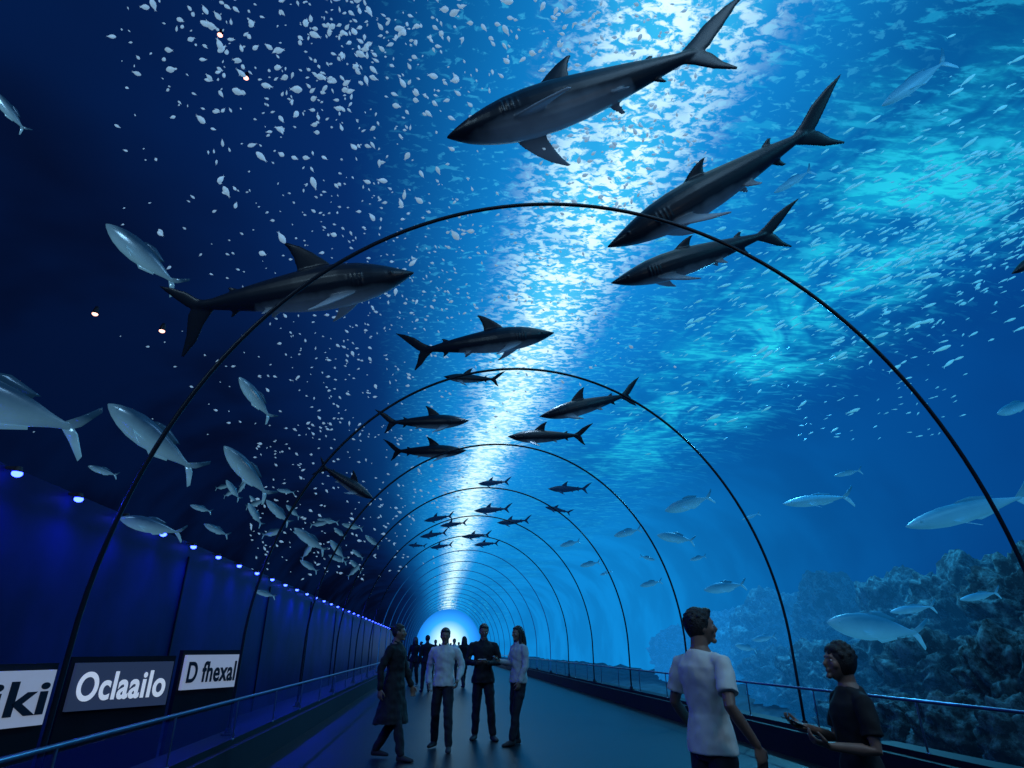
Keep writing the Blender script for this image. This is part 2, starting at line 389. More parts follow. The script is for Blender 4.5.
def shark(hx,hy,tx,ty,D,var=0,roll=.6,dt=0.0,far=False,label="dark grey shark with pale belly swimming above tunnel",twist=0):
    a=P(hx,hy,D); c=P(tx,ty,D+dt); SEG.append((hx,hy,tx,ty,D))
    X=(a-c); L=X.length; X.normalize()
    up=(U*roll+Vector((0,0,1))*(1-roll))
    Y=up.cross(X).normalized(); Z=X.cross(Y)
    if twist:
        q=Quaternion(X,math.radians(twist)); Y=q@Y; Z=q@Z
    Mx=Matrix((X,Y,Z)).transposed().to_4x4(); s=L/.91
    Mx=Matrix.Translation((a+c)/2-X*.055*s)@Mx@Matrix.Scale(s,4)
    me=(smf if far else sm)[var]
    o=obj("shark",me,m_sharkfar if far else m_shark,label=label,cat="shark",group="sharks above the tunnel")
    o.matrix_world=Mx
shark(449,140,694,60,6.9,5,.65,.0,label="large grey shark seen from below with spread fins",twist=8)
shark(609,248,806,136,7.9,4,1.0,.0,label="large dark shark angled upward above the tunnel",twist=-4)
shark(612,284,766,236,9.2,4,.9,.1,label="slender dark shark with raised tail above tunnel",twist=-6)
shark(413,274,198,308,7.3,3,1.0,-.1,label="large dark shark with tall dorsal fin, pale belly",twist=0)
shark(554,333,423,350,12.2,1,.85,0,label="grey shark with pale belly over second rib")
for a in ((469,421,392,423,18,0),(466,451,396,452,19,1),(540,417,627,396,16.5,2),(508,437,578,436,18,0),(444,377,494,380,21,1),(373,499,324,468,13,3),(548,489,584,489,28,0),(478,484,506,482,30,0),(424,521,450,516,31,1),(474,511,506,509,32,0),(497,523,526,521,33,2),(440,526,464,523,34,0),(545,507,568,512,33,1),(420,537,444,533,36,0),(462,537,487,535,37,0),(474,545,496,543,40,1),(430,548,450,545,42,0),(408,545,424,546,40,0)):
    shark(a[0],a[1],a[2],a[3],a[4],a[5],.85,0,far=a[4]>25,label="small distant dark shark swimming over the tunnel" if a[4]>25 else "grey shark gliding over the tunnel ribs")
shark(1012,274,1065,240,9,0,.6,label="dark shark head entering beside the tunnel")
def near_shark(px,py,D,m=15):
    for hx,hy,tx,ty,d in SEG:
        if D>d+1: continue
        vx,vy=tx-hx,ty-hy; t=max(-.05,min(1.25,((px-hx)*vx+(py-hy)*vy)/(vx*vx+vy*vy)))
        l=math.hypot(vx,vy)
        if math.hypot(px-hx-vx*t,py-hy-vy*t)<5+l*.11: return True
    return False

# ------------------------------------------------------------ fish
def fish_mesh(deep=1.0,name="fish"):
    b=MB()
    prof=[(.5,.004,.006),(.47,.022,.03),(.41,.04,.062),(.32,.055,.095),(.2,.062,.118),(.06,.058,.12),(-.08,.046,.098),(-.2,.031,.066),(-.3,.017,.034),(-.36,.011,.02),(-.4,.006,.026)]
    b.loft([(Vector((x,0,0)),Vector((0,ry,0)),Vector((0,0,rz*deep))) for x,ry,rz in prof],n=16)
    def fin(secs,th):
        out=[]
        for k,(a,c) in enumerate(secs):
            a=Vector(a);c=Vector(c); out.append(((a+c)/2,(a-c)/2,Vector(th)*(1-.5*k/(len(secs)-1))))
        b.loft(out,n=8)
    d=deep
    fin([((.14,0,.10*d),(-.16,0,.06*d)),((.08,0,.14*d),(-.17,0,.09*d)),((-.02,0,.155*d),(-.2,0,.10*d))],(0,.006,0))
    fin([((.0,0,-.10*d),(-.2,0,-.05*d)),((-.06,0,-.13*d),(-.21,0,-.08*d))],(0,.006,0))
    fin([((-.35,0,.012),(-.40,0,-.012)),((-.42,0,.07),(-.445,0,.02)),((-.50,0,.15),(-.51,0,.12))],(0,.006,0))
    fin([((-.35,0,-.012),(-.40,0,.012)),((-.42,0,-.07),(-.445,0,-.02)),((-.50,0,-.15),(-.51,0,-.12))],(0,.006,0))
    for s in (1,-1):
        fin([((.2,s*.05,-.02),(.15,s*.05,-.045)),((.12,s*.10,-.05),(.07,s*.095,-.07)),((.05,s*.12,-.08),(.03,s*.118,-.085))],(0,.003,.003))
        b.ell((.40,s*.036,.02),(.014,.008,.014),n=8,m=6)
    return b.mesh(name)
m_fishL=counter_mat("silver_fish",(.03,.07,.12),(.50,.65,.72),-.07,.09,rough=.22,emit=.26,ecol=(.35,.75,1),metal=.35)  # both fish skins carry painted glow in place of light from below
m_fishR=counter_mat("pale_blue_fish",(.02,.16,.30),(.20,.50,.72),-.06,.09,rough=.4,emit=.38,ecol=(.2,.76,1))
fd=fish_mesh(1.0); fsl=fish_mesh(.62); fd2=fd.copy(); fsl2=fsl.copy()
def fish(hx,hy,tx,ty,D,right=False,slim=False,label=None):
    D=Pout((hx+tx)/2,(hy+ty)/2,D)
    a=P(hx,hy,D); c=P(tx,ty,D+.15)
    X=(a-c); L=X.length; X.normalize(); up=U*.7+Vector((0,0,.3))
    if abs(X.dot(up.normalized()))>.95: up=R
    Y=up.cross(X).normalized(); Z=X.cross(Y)
    Mx=Matrix.Translation((a+c)/2)@Matrix((X,Y,Z)).transposed().to_4x4()@Matrix.Scale(L,4)
    me={(0,0):fd,(0,1):fsl,(1,0):fd2,(1,1):fsl2}[(int(right),int(slim))]
    o=obj("fish",me,m_fishR if right else m_fishL,label=label or ("pale blue fish cruising above the reef" if right else "silvery fish in dark water beside the tunnel"),cat="fish",group="large fish around the tunnel")
    o.matrix_world=Mx
for a in ((106,224,180,288,8),(-105,368,90,434,5.5),(108,404,199,474,7),(224,446,270,498,8),(239,377,272,420,9),(119,518,184,534,6),(88,466,118,476,8),(204,524,229,536,8),(266,500,290,524,9),(294,528,326,552,10),(254,590,276,597,10),(248,503,262,526,10),(330,540,345,560,14),(-8,90,26,132,8),(300,560,318,572,14),(226,480,240,500,9),(190,505,212,512,8),(286,505,300,518,12),(350,560,362,572,18)):
    fish(*a)
for k in range(18):
    x=random.uniform(225,385); y=490+(x-225)*.42+random.uniform(-30,22); l=random.uniform(12,22); a=random.uniform(.1,1.1)
    if random.random()<.3: l=-l
    fish(x,y,x+l*math.cos(a),y+abs(l)*math.sin(a),random.uniform(10,17))
for a in ((882,106,950,58,10,True),(774,193,813,169,12,True),(783,504,853,496,15,True),(906,527,1034,494,10,True),(827,622,926,634,9.5,False),(665,511,713,496,18,False),(657,535,695,541,20,False),(704,590,746,584,20,False),(614,536,641,529,24,False),(640,586,662,581,24,False),(580,566,600,562,30,False),(560,546,580,541,32,False),(890,612,936,606,13,True),(997,414,1034,401,12,False),(834,476,862,470,18,True),(752,640,776,636,22,False),(600,575,612,571,34,False),(690,560,706,556,26,False),(742,520,760,513,24,True),(655,560,640,556,30,False),(960,600,1000,592,11.5,True),(735,645,757,650,18,False)):
    fish(a[0],a[1],a[2],a[3],a[4],True,a[5])

# small schooling fish
def small_geo(w=1.0,h=1.0,t=1.0):
    b=MB()
    prof=[(.5,.012,.015),(.42,.05,.07),(.2,.085,.13),(-.05,.07,.11),(-.28,.025,.04),(-.34,.015,.03)]
    b.loft([(Vector((x,0,0)),Vector((0,ry*w,0)),Vector((0,0,rz*h))) for x,ry,rz in prof],n=8)
    for q in (1,-1):
        b.loft([(Vector((-.33,0,0)),Vector((.03,0,0)),Vector((0,.012,0))),(Vector((-.40,0,q*.07*t)),Vector((.035,0,0)),Vector((0,.010,0))),(Vector((-.46,0,q*.11*t)),Vector((.012,0,0)),Vector((0,.006,0)))],n=6)
    return b
sgL=small_geo(2.1,2.0,.8); sgR=small_geo(.85,.85,.8)
m_sfL=mat("white_small_fish",(.50,.62,.70),rough=.5,var=.3,scale=3,emit=(.36,.62,.88),es=.42)  # small fish brightened by emission painted into both colours
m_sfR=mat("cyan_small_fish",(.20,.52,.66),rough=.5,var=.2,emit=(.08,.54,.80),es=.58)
items=[]
def add_small(px,py,D,size,ang,right):
    D=Pout(px,py,D,.25); p=P(px,py,D)
    if p.z>11.5 or p.x>19 or p.x<-14: return
    if p.x<WX+.3 and p.z<WH+.4: return
    if near_shark(px,py,D): return
    a=math.radians(ang)
    X=(R*math.cos(a)+U*math.sin(a)+F*random.uniform(-.7,.7)).normalized()
    if random.random()<.5 and not right: X=-X
    Y=(U*.8+Vector((0,0,.2))+R*random.uniform(-.6,.6)+F*random.uniform(-.8,.8)).cross(X).normalized(); Z=X.cross(Y)
    Mx=Matrix.Translation(p)@Matrix((X,Y,Z)).transposed().to_4x4()@Matrix.Scale(size,4)
    items.append((size/D,Mx,right))
for i in range(620):
    px=random.gauss(345,105); py=abs(random.gauss(60,95))-5
    if px<110 or px>650: continue
    add_small(px,py,random.uniform(7,10),random.choice((.04,.05,.07,.09,.12,.15))*random.uniform(.8,1.15),random.gauss(-30,40),False)
for i in range(240):
    add_small(random.uniform(540,720),random.uniform(-5,210),random.uniform(8.5,11),random.uniform(.05,.14),random.gauss(20,40),False)
for i in range(800):
    px=random.gauss(390,100); py=random.uniform(180,440)
    add_small(px,py,random.uniform(10,18),random.uniform(.04,.11),random.gauss(-20,35),False)
for i in range(1000):
    px=1050-abs(random.gauss(0,150)); py=random.gauss(180,65)+(1024-px)*.42
    if py<30 or px<640: continue
    add_small(px,py,random.uniform(10,15),random.choice((.12,.16,.2,.3)),random.gauss(26,7),True)
for i in range(380):
    px=random.uniform(560,960); py=random.uniform(260,440)
    add_small(px,py,random.uniform(16,24),random.uniform(.10,.20),random.gauss(24,10),True)
for i in range(400):
    add_small(random.uniform(250,470),random.uniform(420,580),random.uniform(16,32),random.uniform(.08,.16),random.gauss(-20,30),False)
items.sort(key=lambda t:-t[0])
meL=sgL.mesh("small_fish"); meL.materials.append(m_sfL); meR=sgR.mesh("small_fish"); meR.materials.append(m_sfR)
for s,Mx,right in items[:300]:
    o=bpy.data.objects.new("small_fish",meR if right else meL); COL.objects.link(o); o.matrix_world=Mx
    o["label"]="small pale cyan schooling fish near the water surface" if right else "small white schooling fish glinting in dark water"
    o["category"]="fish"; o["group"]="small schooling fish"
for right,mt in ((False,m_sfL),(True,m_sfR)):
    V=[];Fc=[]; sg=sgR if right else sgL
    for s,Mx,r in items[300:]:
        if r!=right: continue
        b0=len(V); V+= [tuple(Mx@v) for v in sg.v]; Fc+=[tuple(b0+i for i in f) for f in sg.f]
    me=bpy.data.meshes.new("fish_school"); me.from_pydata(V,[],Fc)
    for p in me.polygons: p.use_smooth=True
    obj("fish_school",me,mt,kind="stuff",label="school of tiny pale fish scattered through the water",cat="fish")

# ------------------------------------------------------------ reef rocks
m_rock,nt,bs=new_mat("reef_rock")
tc=nt.nodes.new("ShaderNodeTexCoord"); nn=nt.nodes.new("ShaderNodeTexNoise"); nn.inputs["Scale"].default_value=2.6; nn.inputs["Detail"].default_value=12
nn.inputs["Roughness"].default_value=.75
nt.links.new(tc.outputs["Object"],nn.inputs["Vector"])
rr=nt.nodes.new("ShaderNodeValToRGB"); rr.color_ramp.elements[0].position=.46; rr.color_ramp.elements[1].position=.68
rr.color_ramp.elements[0].color=(.003,.012,.02,1); rr.color_ramp.elements[1].color=(.17,.38,.44,1)
nt.links.new(nn.outputs["Fac"],rr.inputs[0]); nt.links.new(rr.outputs[0],bs.inputs["Base Color"]); bs.inputs["Roughness"].default_value=.9
bp=nt.nodes.new("ShaderNodeBump"); bp.inputs["Strength"].default_value=1; bp.inputs["Distance"].default_value=.2
nt.links.new(nn.outputs["Fac"],bp.inputs["Height"]); nt.links.new(bp.outputs[0],bs.inputs["Normal"])
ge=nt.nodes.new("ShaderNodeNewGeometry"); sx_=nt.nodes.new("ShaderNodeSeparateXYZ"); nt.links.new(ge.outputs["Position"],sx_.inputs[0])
mr_=nt.nodes.new("ShaderNodeMapRange"); mr_.inputs["From Min"].default_value=12; mr_.inputs["From Max"].default_value=38; mr_.inputs["To Min"].default_value=.03; mr_.inputs["To Max"].default_value=1.7  # water haze painted as emission that grows with distance
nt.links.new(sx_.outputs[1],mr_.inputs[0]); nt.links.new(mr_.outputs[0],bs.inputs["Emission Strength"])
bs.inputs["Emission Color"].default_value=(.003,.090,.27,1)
def rock(top,rx,ry,seed,sub=5,floor_z=-.9):
    rz=max(.35,(top.z-floor_z)/2*.92); c=Vector((top.x,top.y,floor_z+rz))
    bm=bmesh.new(); bmesh.ops.create_icosphere(bm,subdivisions=sub,radius=1)
    big=min(1,max(.45,rx/1.3))
    for v in bm.verts:
        d=v.co.normalized(); o=Vector((seed*7.3,seed*3.1,0))
        e_=Vector((math.copysign(abs(d.x)**.8,d.x),math.copysign(abs(d.y)**.8,d.y),math.copysign(abs(d.z)**.8,d.z)))
        q=Vector((e_.x*rx,e_.y*ry,e_.z*rz)) 
        k=1+.26*noise.noise(d*1.4+o)+.20*noise.noise(d*3+o)
        led=q.z*2.0+1.8*noise.noise(q*.9+o); fr=led-math.floor(led)
        step=(fr if fr<.82 else (1-fr)*4.5)
        rd=1-abs(noise.noise(q*1.8+o))*2; rd2=1-abs(noise.noise(q*4.5+o))*2; rd3=1-abs(noise.noise(q*11+o))*2
        hd=Vector((d.x,d.y,d.z*.25))
        v1=noise.voronoi(q*2.4+o)[0][0]
        q=q*k+hd*(.40*(step-.4)*big)+d*big*(.14*(.40-v1)+.24*(rd-.7)+.13*(rd2-.6)+.05*(rd3-.6)+.10*noise.fractal(q*5+o,.7,2,4))
        v.co=q
    me=bpy.data.meshes.new("reef_rock"); bm.to_mesh(me); bm.free()
    for p in me.polygons: p.use_smooth=True
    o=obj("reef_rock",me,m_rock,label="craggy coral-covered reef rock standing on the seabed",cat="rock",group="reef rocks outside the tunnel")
    o.location=c
rk=[(1030,542,14.3,1.6,1.4),(955,550,17.8,1.6,1.4),(890,568,21,1.4,1.6),(835,570,26.5,1.9,2.0),(785,588,32,2.2,2.3),(740,606,38,2.2,2.5),(705,622,44,2.2,2.5),
    (1062,600,10.1,.80,.8),(990,618,11.6,.70,.75),(918,626,14,1.0,1.05),(862,632,16.6,1.0,1.1),(815,640,20,1.1,1.3),(778,644,24.6,1.2,1.5),
    (1004,688,8.8,.45,.5),(938,686,10.1,.48,.6),(885,688,11.9,.5,.65),(840,688,14,.5,.75),(1072,676,7.5,.38,.45)]
for i,(px,py,D,rx,ry) in enumerate(rk):
    p=P(px,py,D)
    p.x=min(max(p.x,XR+.75+rx*1.3),21-rx*1.5)
    rock(p,rx,ry,i+1,6)

# ------------------------------------------------------------ signs
m_signl=mat("pale_sign_panel",(.30,.36,.46),rough=.5,var=.05,emit=(.36,.43,.58),es=.42)
m_signd=mat("dark_sign_panel",(.02,.03,.06),rough=.4,var=.05,emit=(.03,.05,.11),es=.5)
m_txtd=mat("navy_lettering",(.008,.010,.025),rough=.6,var=.05)
m_txtl=mat("white_lettering",(.6,.65,.7),rough=.6,var=.05,emit=(.6,.68,.8),es=.6)
def sign(txt,l,r_,top,bot,Dl,Dr,label,light=True):
    a=P(l,(top+bot)/2,Dl); c=P(r_,(top+bot)/2-6,Dr)
    a.z=c.z=(a.z+c.z)/2
    W=(c-a).length; H=(bot-top)/FPX*((Dl+Dr)/2)*.98
    X=(c-a).normalized(); Z=Vector((0,0,1)); Y=Z.cross(X)
    Mx=Matrix.Translation((a+c)/2)@Matrix((X,Y,Z)).transposed().to_4x4()
    e=obj("sign_board",None,label=label,cat="sign"); e.matrix_world=Mx
    b=MB(); b.box((-W/2,0,-H/2),(W/2,.05,H/2)); obj("panel",b.mesh("panel",False),m_signl if light else m_signd,e)
    b=MB(); zz=-((a.z)+.1)
    b.box((-W/2-.04,.05,zz),(W/2+.04,.12,H/2+.06)); obj("backing_frame",b.mesh("frame",False),m_dark,e)
    cu=bpy.data.curves.new("txt",'FONT'); cu.body=txt; cu.offset=.022; cu.extrude=.004; cu.align_x='CENTER'; cu.align_y='CENTER'; cu.space_character=1.06
    t=bpy.data.objects.new("t",cu); COL.objects.link(t); dg=bpy.context.evaluated_depsgraph_get(); dg.update()
    me=bpy.data.meshes.new_from_object(t.evaluated_get(dg)); bpy.data.objects.remove(t)
    xs=[v.co.x for v in me.vertices]; ys=[v.co.y for v in me.vertices]
    sx=W*.90/(max(xs)-min(xs)); sy=H*.62/(max(ys)-min(ys)); cx=(max(xs)+min(xs))/2; cy=(max(ys)+min(ys))/2
    for v in me.vertices: v.co=Vector(((v.co.x-cx)*sx,-.006-v.co.z,(v.co.y-cy)*sy))
    obj("lettering",me,m_txtd if light else m_txtl,e)
sign("Oclaailo",71,170,667,709,6.2,7.0,"dark rectangular sign with bold white lettering Oclaailo",False)
sign("iki",-14,50,676,728,5.4,5.9,"pale rectangular sign with bold dark lettering iki")
sign("D fhexal",184,238,659,690,8.2,9.0,"pale rectangular sign with bold dark lettering")

m_warm=emis("warm_reflection_glow",(1.0,.45,.35),3.0)
for px,py,D in ((220,35,11),(246,78,11),(95,314,10),(162,331,10)):  # reflections of lamps, stood in by small added glowing bodies
    e=obj("lamp_reflection",None,label="tiny warm lamp reflection in the dark water",cat="reflection",group="warm lamp reflections"); e.location=P(px,py,D)
    b=MB(); b.tube([(0,0,.03),(0,0,.12)],[.05,.03]); obj("housing",b.mesh("h"),m_house,e)
    b=MB(); b.ell((0,0,0),(.045,.045,.03)); obj("lens",b.mesh("l"),m_warm,e)

# ------------------------------------------------------------ people
m_skin=mat("skin",(.20,.12,.09),rough=.5,var=.08,scale=20)
m_hair=mat("black_hair",(.008,.007,.008),rough=.55,var=.3,scale=60,bump=.5,bscale=120)
m_eye=mat("eye_white",(.3,.3,.3),rough=.2,var=.02); m_iris=mat("iris_dark",(.02,.012,.01),rough=.2)
cloth={}
def cm(name,col):
    if name not in cloth: cloth[name]=mat(name,col,rough=.85,var=.06,scale=14,bump=.2,bscale=10)
    return cloth[name]
V3=Vector
def hand(b,w,d,n,sg_,curl):
    d=V3(d).normalized(); n=V3(n); n=(n-d*n.dot(d)).normalized(); s=d.cross(n).normalized()*sg_
    b.loft([(w-d*.015,s*.024,n*.019),(w+d*.015,s*.030,n*.017),(w+d*.045,s*.041,n*.016),(w+d*.08,s*.042,n*.014),(w+d*.095,s*.036,n*.010)],n=12)
    for k,(off,ln) in enumerate(zip((.031,.0105,-.0105,-.030),(.072,.082,.075,.058))):
        p=w+d*.085+s*off; pts=[p]; a=0
        for q,fr in enumerate((.45,.32,.26)):
            a+=curl*(1+.12*k); p=p+(d*math.cos(a)+n*math.sin(a)+s*off*.8)*ln*fr; pts.append(p)
        b.tube(pts,[.0098,.0092,.0085,.0074],n=8,ref=s)
    p=w+d*.028+s*.026; t1=(d*.6+s*.75+n*.25).normalized(); t2=(d*.85+s*.25+n*.5).normalized()
    b.tube([p,p+t1*.036,p+t1*.036+t2*.028,p+t1*.036+t2*.05],[.014,.0115,.0105,.009],n=8,ref=n)
def headfn(d,q):
    x,y,z=d
    if z<0:
        q.x*=1-.28*abs(z)**1.6
        if y<0: q.y*=1-.42*abs(z)**1.2
        else: q.y*=1-.06*abs(z)
    if y>0 and z<-.5: q.y+=.012*(-z-.5)*2
    if y>.5: q.y-=.008*(y-.5)
    return q
def person(loc,h,yaw,arms,legs,head=(0,0),top='tshirt',topc=None,legc=None,hair='short',fem=False,label="person",vox=.007,group=None,shoec=(.02,.02,.025),wide=1.0,fold=1.0):
    e=obj("person",None,label=label,cat="person",group=group); e.location=(loc.x,loc.y,0); s=h/1.73
    e.scale=(s,s,s); e.rotation_euler=(0,0,math.radians(yaw))
    sx=(.160 if fem else .186)*wide; wd=(.86 if fem else .97)*wide; sz=1.41
    tor=[(.84,.125,.085,0),(.92,.150,.105,-.005),(1.0,.145,.103,0),(1.10,.126*wd,.088,.005),(1.20,.140*wd,.102,.005),(1.30,.160*wd,.114,.0),(1.37,.162*wd,.104,-.008),(1.42,.135*wd,.084,-.012),(1.455,.095,.066,-.012),(1.49,.060,.058,-.010)]
    b=MB()
    b.loft([(V3((0,y,z)),V3((rx,0,0)),V3((0,ry,0))) for z,rx,ry,y in tor],n=20)
    hc=V3((0,.020,1.613))
    b.tube([(0,-.014,1.42),(0,-.008,1.50),(0,.0,1.56)],[(.064,.062),(.056,.058),(.055,.058)],n=14,ref=(1,0,0))
    rot=(Matrix.Rotation(math.radians(head[0]),3,'Z')@Matrix.Rotation(math.radians(head[1]),3,'X'))
    def H(p): return hc+rot@V3(p)
    b.ell(hc,(.076,.094,.116),rot=rot,n=28,m=20,fn=headfn)
    b.tube([H((0,.084,.024)),H((0,.094,.0)),H((0,.106,-.022)),H((0,.098,-.033))],[.008,.0095,.013,.010],n=8)
    b.ell(H((0,.080,.028)),(.046,.014,.010),rot=rot,n=12,m=8)
    b.ell(H((0,.085,-.051)),(.022,.011,.006),rot=rot,n=10,m=6); b.ell(H((0,.084,-.063)),(.019,.011,.007),rot=rot,n=10,m=6)
    b.ell(H((0,.076,-.092)),(.026,.018,.018),rot=rot,n=10,m=8)
    for q in (1,-1):
        b.ell(H((q*.044,.060,-.020)),(.022,.021,.026),rot=rot,n=10,m=8)
        b.ell(H((q*.074,-.004,-.005)),(.009,.019,.031),rot=rot,n=10,m=8)
    for (el,wr,hd,pn,cu),q in zip(arms,(1,-1)):
        sh=V3((q*sx,-.01,sz-.02)); el=V3(el); wr=V3(wr)
        b.tube([V3((q*.07,-.012,1.42)),sh,sh+(el-sh)*.25,sh+(el-sh)*.6,el,el+(wr-el)*.3,wr],[.03,.046,.047,.042,.036,.037,.025],n=12)
        hand(b,wr,hd,pn,q,cu)
    for (kn,an,toe),q in zip(legs,(1,-1)):
        hp=V3((q*.080,0,.90)); kn=V3(kn); an=V3(an)
        b.tube([hp,hp+(kn-hp)*.5,kn,kn+(an-kn)*.3,kn+(an-kn)*.7,an],[.076,.068,.050,.051,.042,.034],n=14)
        t=V3(toe).normalized(); b.tube([an-t*.03-V3((0,0,.035)),an+t*.05-V3((0,0,.04)),an+t*.13-V3((0,0,.055))],[.03,.03,.018],n=10)
    obj("body",b.mesh("body",voxel=vox,sm=2),m_skin,e)
    for q in (1,-1):
        eb=MB(); eb.ell(H((q*.030,.0745,.004)),(.0135,.0125,.0080),rot=rot,n=12,m=8); obj("eye",eb.mesh("eye"),m_eye,e)
        eb=MB(); eb.ell(H((q*.030,.0835,.004)),(.0062,.0045,.0062),rot=rot,n=10,m=6); obj("iris",eb.mesh("iris"),m_iris,e)
    b=MB()
    b.loft([(V3((0,y,z)),V3((rx+.010,0,0)),V3((0,ry+.010,0))) for z,rx,ry,y in tor[:3]],n=20)
    for (kn,an,toe),q in zip(legs,(1,-1)):
        hp=V3((q*.080,0,.90)); kn=V3(kn); an=V3(an)
        b.tube([hp,hp+(kn-hp)*.5,kn,kn+(an-kn)*.4,an+(kn-an)*.05],[.088,.086,.071,.067,.058],n=14)
    obj("trousers",b.mesh("trousers",voxel=max(vox,.009),sm=3,folds=.012),legc,e)
    b=MB(); ex=.020
    lo=[(.875,.182,.134,0),(.92,.179,.131,0)] if top in('tshirt','shirt') else [(.82,.195,.145,0),(.92,.188,.138,0)]
    if top=='coat': lo=[(.44,.255,.245,-.02),(.62,.23,.20,-.01),(.78,.205,.160,0),(.92,.190,.141,0)]; ex=.028
    secs=lo+[(t[0],t[1]+ex*(1 if t[0]<1.4 else .7),t[2]+ex*(1 if t[0]<1.4 else .7),t[3]) for t in tor if 1.46>t[0]>.95]+[(1.472,.076,.068,-.012)]
    b.loft([(V3((0,y,z)),V3((rx,0,0)),V3((0,ry,0))) for z,rx,ry,y in secs],n=24)
    for (el,wr,hd,pn,cu),q in zip(arms,(1,-1)):
        sh=V3((q*sx,-.01,sz-.02)); el=V3(el); wr=V3(wr)
        if top=='tshirt':
            b.tube([V3((q*.06,-.012,1.425)),sh,sh+(el-sh)*.3,sh+(el-sh)*.72],[.042,.058,.061,.066],n=16,capr=False)
        else:
            b.tube([V3((q*.06,-.012,1.425)),sh,sh+(el-sh)*.25,sh+(el-sh)*.6,el,wr+(el-wr)*.05],[.042,.059,.060,.058,.056,.042],n=14)
    if top in ('shirt','jacket','coat'):
        b.tube([(.045,.050,1.475),(.060,.0,1.492),(.0,-.068,1.50),(-.060,.0,1.492),(-.045,.050,1.475)],[.014]*5,n=8)
    nm={'tshirt':'t_shirt','shirt':'shirt','jacket':'jacket','coat':'coat'}[top]
    obj(nm,b.mesh(nm,voxel=max(vox,.008),sm=5,folds=.009 if top=='tshirt' else .014),topc,e)
    b=MB(); hv=1.13 if hair=='full' else (1.05 if hair=='thick' else 1.0)
    b.ell(H((0,-.018,.022)),(.082*hv,.089*hv,.103*hv),rot=rot,n=24,m=16)
    b.ell(H((0,.028,.076)),(.060*hv,.052*hv,.034*hv),rot=rot,n=16,m=10)
    if hair=='thick': b.ell(H((0,.050,.098)),(.050,.040,.026),rot=rot,n=14,m=8)
    for q in (1,-1): b.ell(H((q*.064*hv,.010,.030)),(.014,.032,.042),rot=rot,n=12,m=8)
    for k in range(44):
        a=k*2.4; t=(k+.5)/44; ph=t*1.35
        b.ell(H((.080*hv*math.sin(ph)*math.cos(a),-.016+.086*hv*math.sin(ph)*math.sin(a),.018+.100*hv*math.cos(ph))),(.015,.016,.010+.008*(hv-1)*8),rot=rot,n=8,m=6)
    if hair=='bun': b.ell(H((0,-.105,.055)),(.038,.036,.036),rot=rot)
    if hair=='long':
        b.tube([H((0,-.05,.02)),H((0,-.075,-.06)),H((0,-.085,-.16)),H((0,-.085,-.34))],[(.090,.060),(.098,.060),(.105,.056),(.075,.030)],n=16,ref=(1,0,0))
        for q in (1,-1): b.tube([H((q*.066,.0,.03)),H((q*.078,-.005,-.06)),H((q*.080,.015,-.17)),H((q*.07,.035,-.26))],[.026,.028,.024,.010],n=10)
    obj("hair",b.mesh("hair",voxel=max(vox*.9,.006),sm=2,folds=.004),m_hair,e)
    ms_=cm("shoe_leather",shoec)
    for (kn,an,toe),q in zip(legs,(1,-1)):
        an=V3(an); t=V3(toe).normalized(); sd=V3((0,0,1)).cross(t); z0=an.z-.085
        b=MB(); base=V3((an.x,an.y,0))
        b.loft([(base-t*.062+V3((0,0,z0+.035)),sd*.020,V3((0,0,.026))),(base-t*.05+V3((0,0,z0+.045)),sd*.034,V3((0,0,.045))),(base+V3((0,0,z0+.048)),sd*.038,V3((0,0,.048))),(base+t*.06+V3((0,0,z0+.038)),sd*.044,V3((0,0,.038))),(base+t*.13+V3((0,0,z0+.028)),sd*.046,V3((0,0,.028))),(base+t*.18+V3((0,0,z0+.022)),sd*.034,V3((0,0,.022))),(base+t*.20+V3((0,0,z0+.018)),sd*.012,V3((0,0,.012)))],n=14)
        b.tube([base+V3((0,0,z0+.05)),base+V3((0,0,z0+.11))],[.040,.040],capr=False)
        obj("shoe",b.mesh("shoe",voxel=.008,sm=1),ms_,e)
    return e
Rdown=((.235,-.03,1.12),(.245,.05,.87),(0,.15,-1),(-1,.1,0),.35)
Ldown=((-.235,-.03,1.12),(-.245,.05,.87),(0,.15,-1),(1,.1,0),.35)
stand=[((.10,.02,.49),(.11,0,.085),(.15,1,0)),((-.10,.02,.49),(-.11,0,.085),(-.15,1,0))]
relax=[((.10,.01,.49),(.12,-.03,.085),(.3,1,0)),((-.13,.08,.49),(-.17,.09,.085),(-.4,1,0))]
stride=[((.09,.13,.50),(.09,.22,.085),(.05,1,0)),((-.09,-.02,.48),(-.09,-.27,.11),(-.05,1,0))]
stridR=[((.12,-.02,.48),(.17,-.20,.10),(.2,1,0)),((-.12,.13,.50),(-.16,.18,.085),(-.2,1,0))]
black=cm("black_coat_wool",(.005,.005,.008)); pale=cm("pale_shirt_cotton",(.50,.53,.53)); navy=cm("dark_trousers",(.008,.010,.018))
white=cm("white_t_shirt_cotton",(.62,.64,.62)); darkj=cm("dark_jacket_cloth",(.006,.007,.011)); greyt=cm("light_top_cotton",(.38,.43,.45)); boyt=cm("dark_t_shirt_cotton",(.005,.006,.009)); jean=cm("dark_jeans",(.008,.011,.022))
def place(px,topy,feety):
    g=ground(px,feety)
    d=F+(px-512)/FPX*R+(384-topy)/FPX*U
    hor=math.hypot(g.x-C.x,g.y-C.y); k=hor/math.hypot(d.x,d.y)
    return g,(C+d*k).z
g,h=place(389,624,760); person(g,h,-115,[((.245,-.10,1.13),(.245,-.08,.88),(0,-.05,-1),(-1,.1,0),.35),((-.24,.04,1.12),(-.24,.16,.90),(0,.3,-1),(1,.1,0),.35)],stride,(20,0),'coat',black,navy,'bun',True,"person in long black coat, hair in bun, mid-stride")
g,h=place(441,628,750)
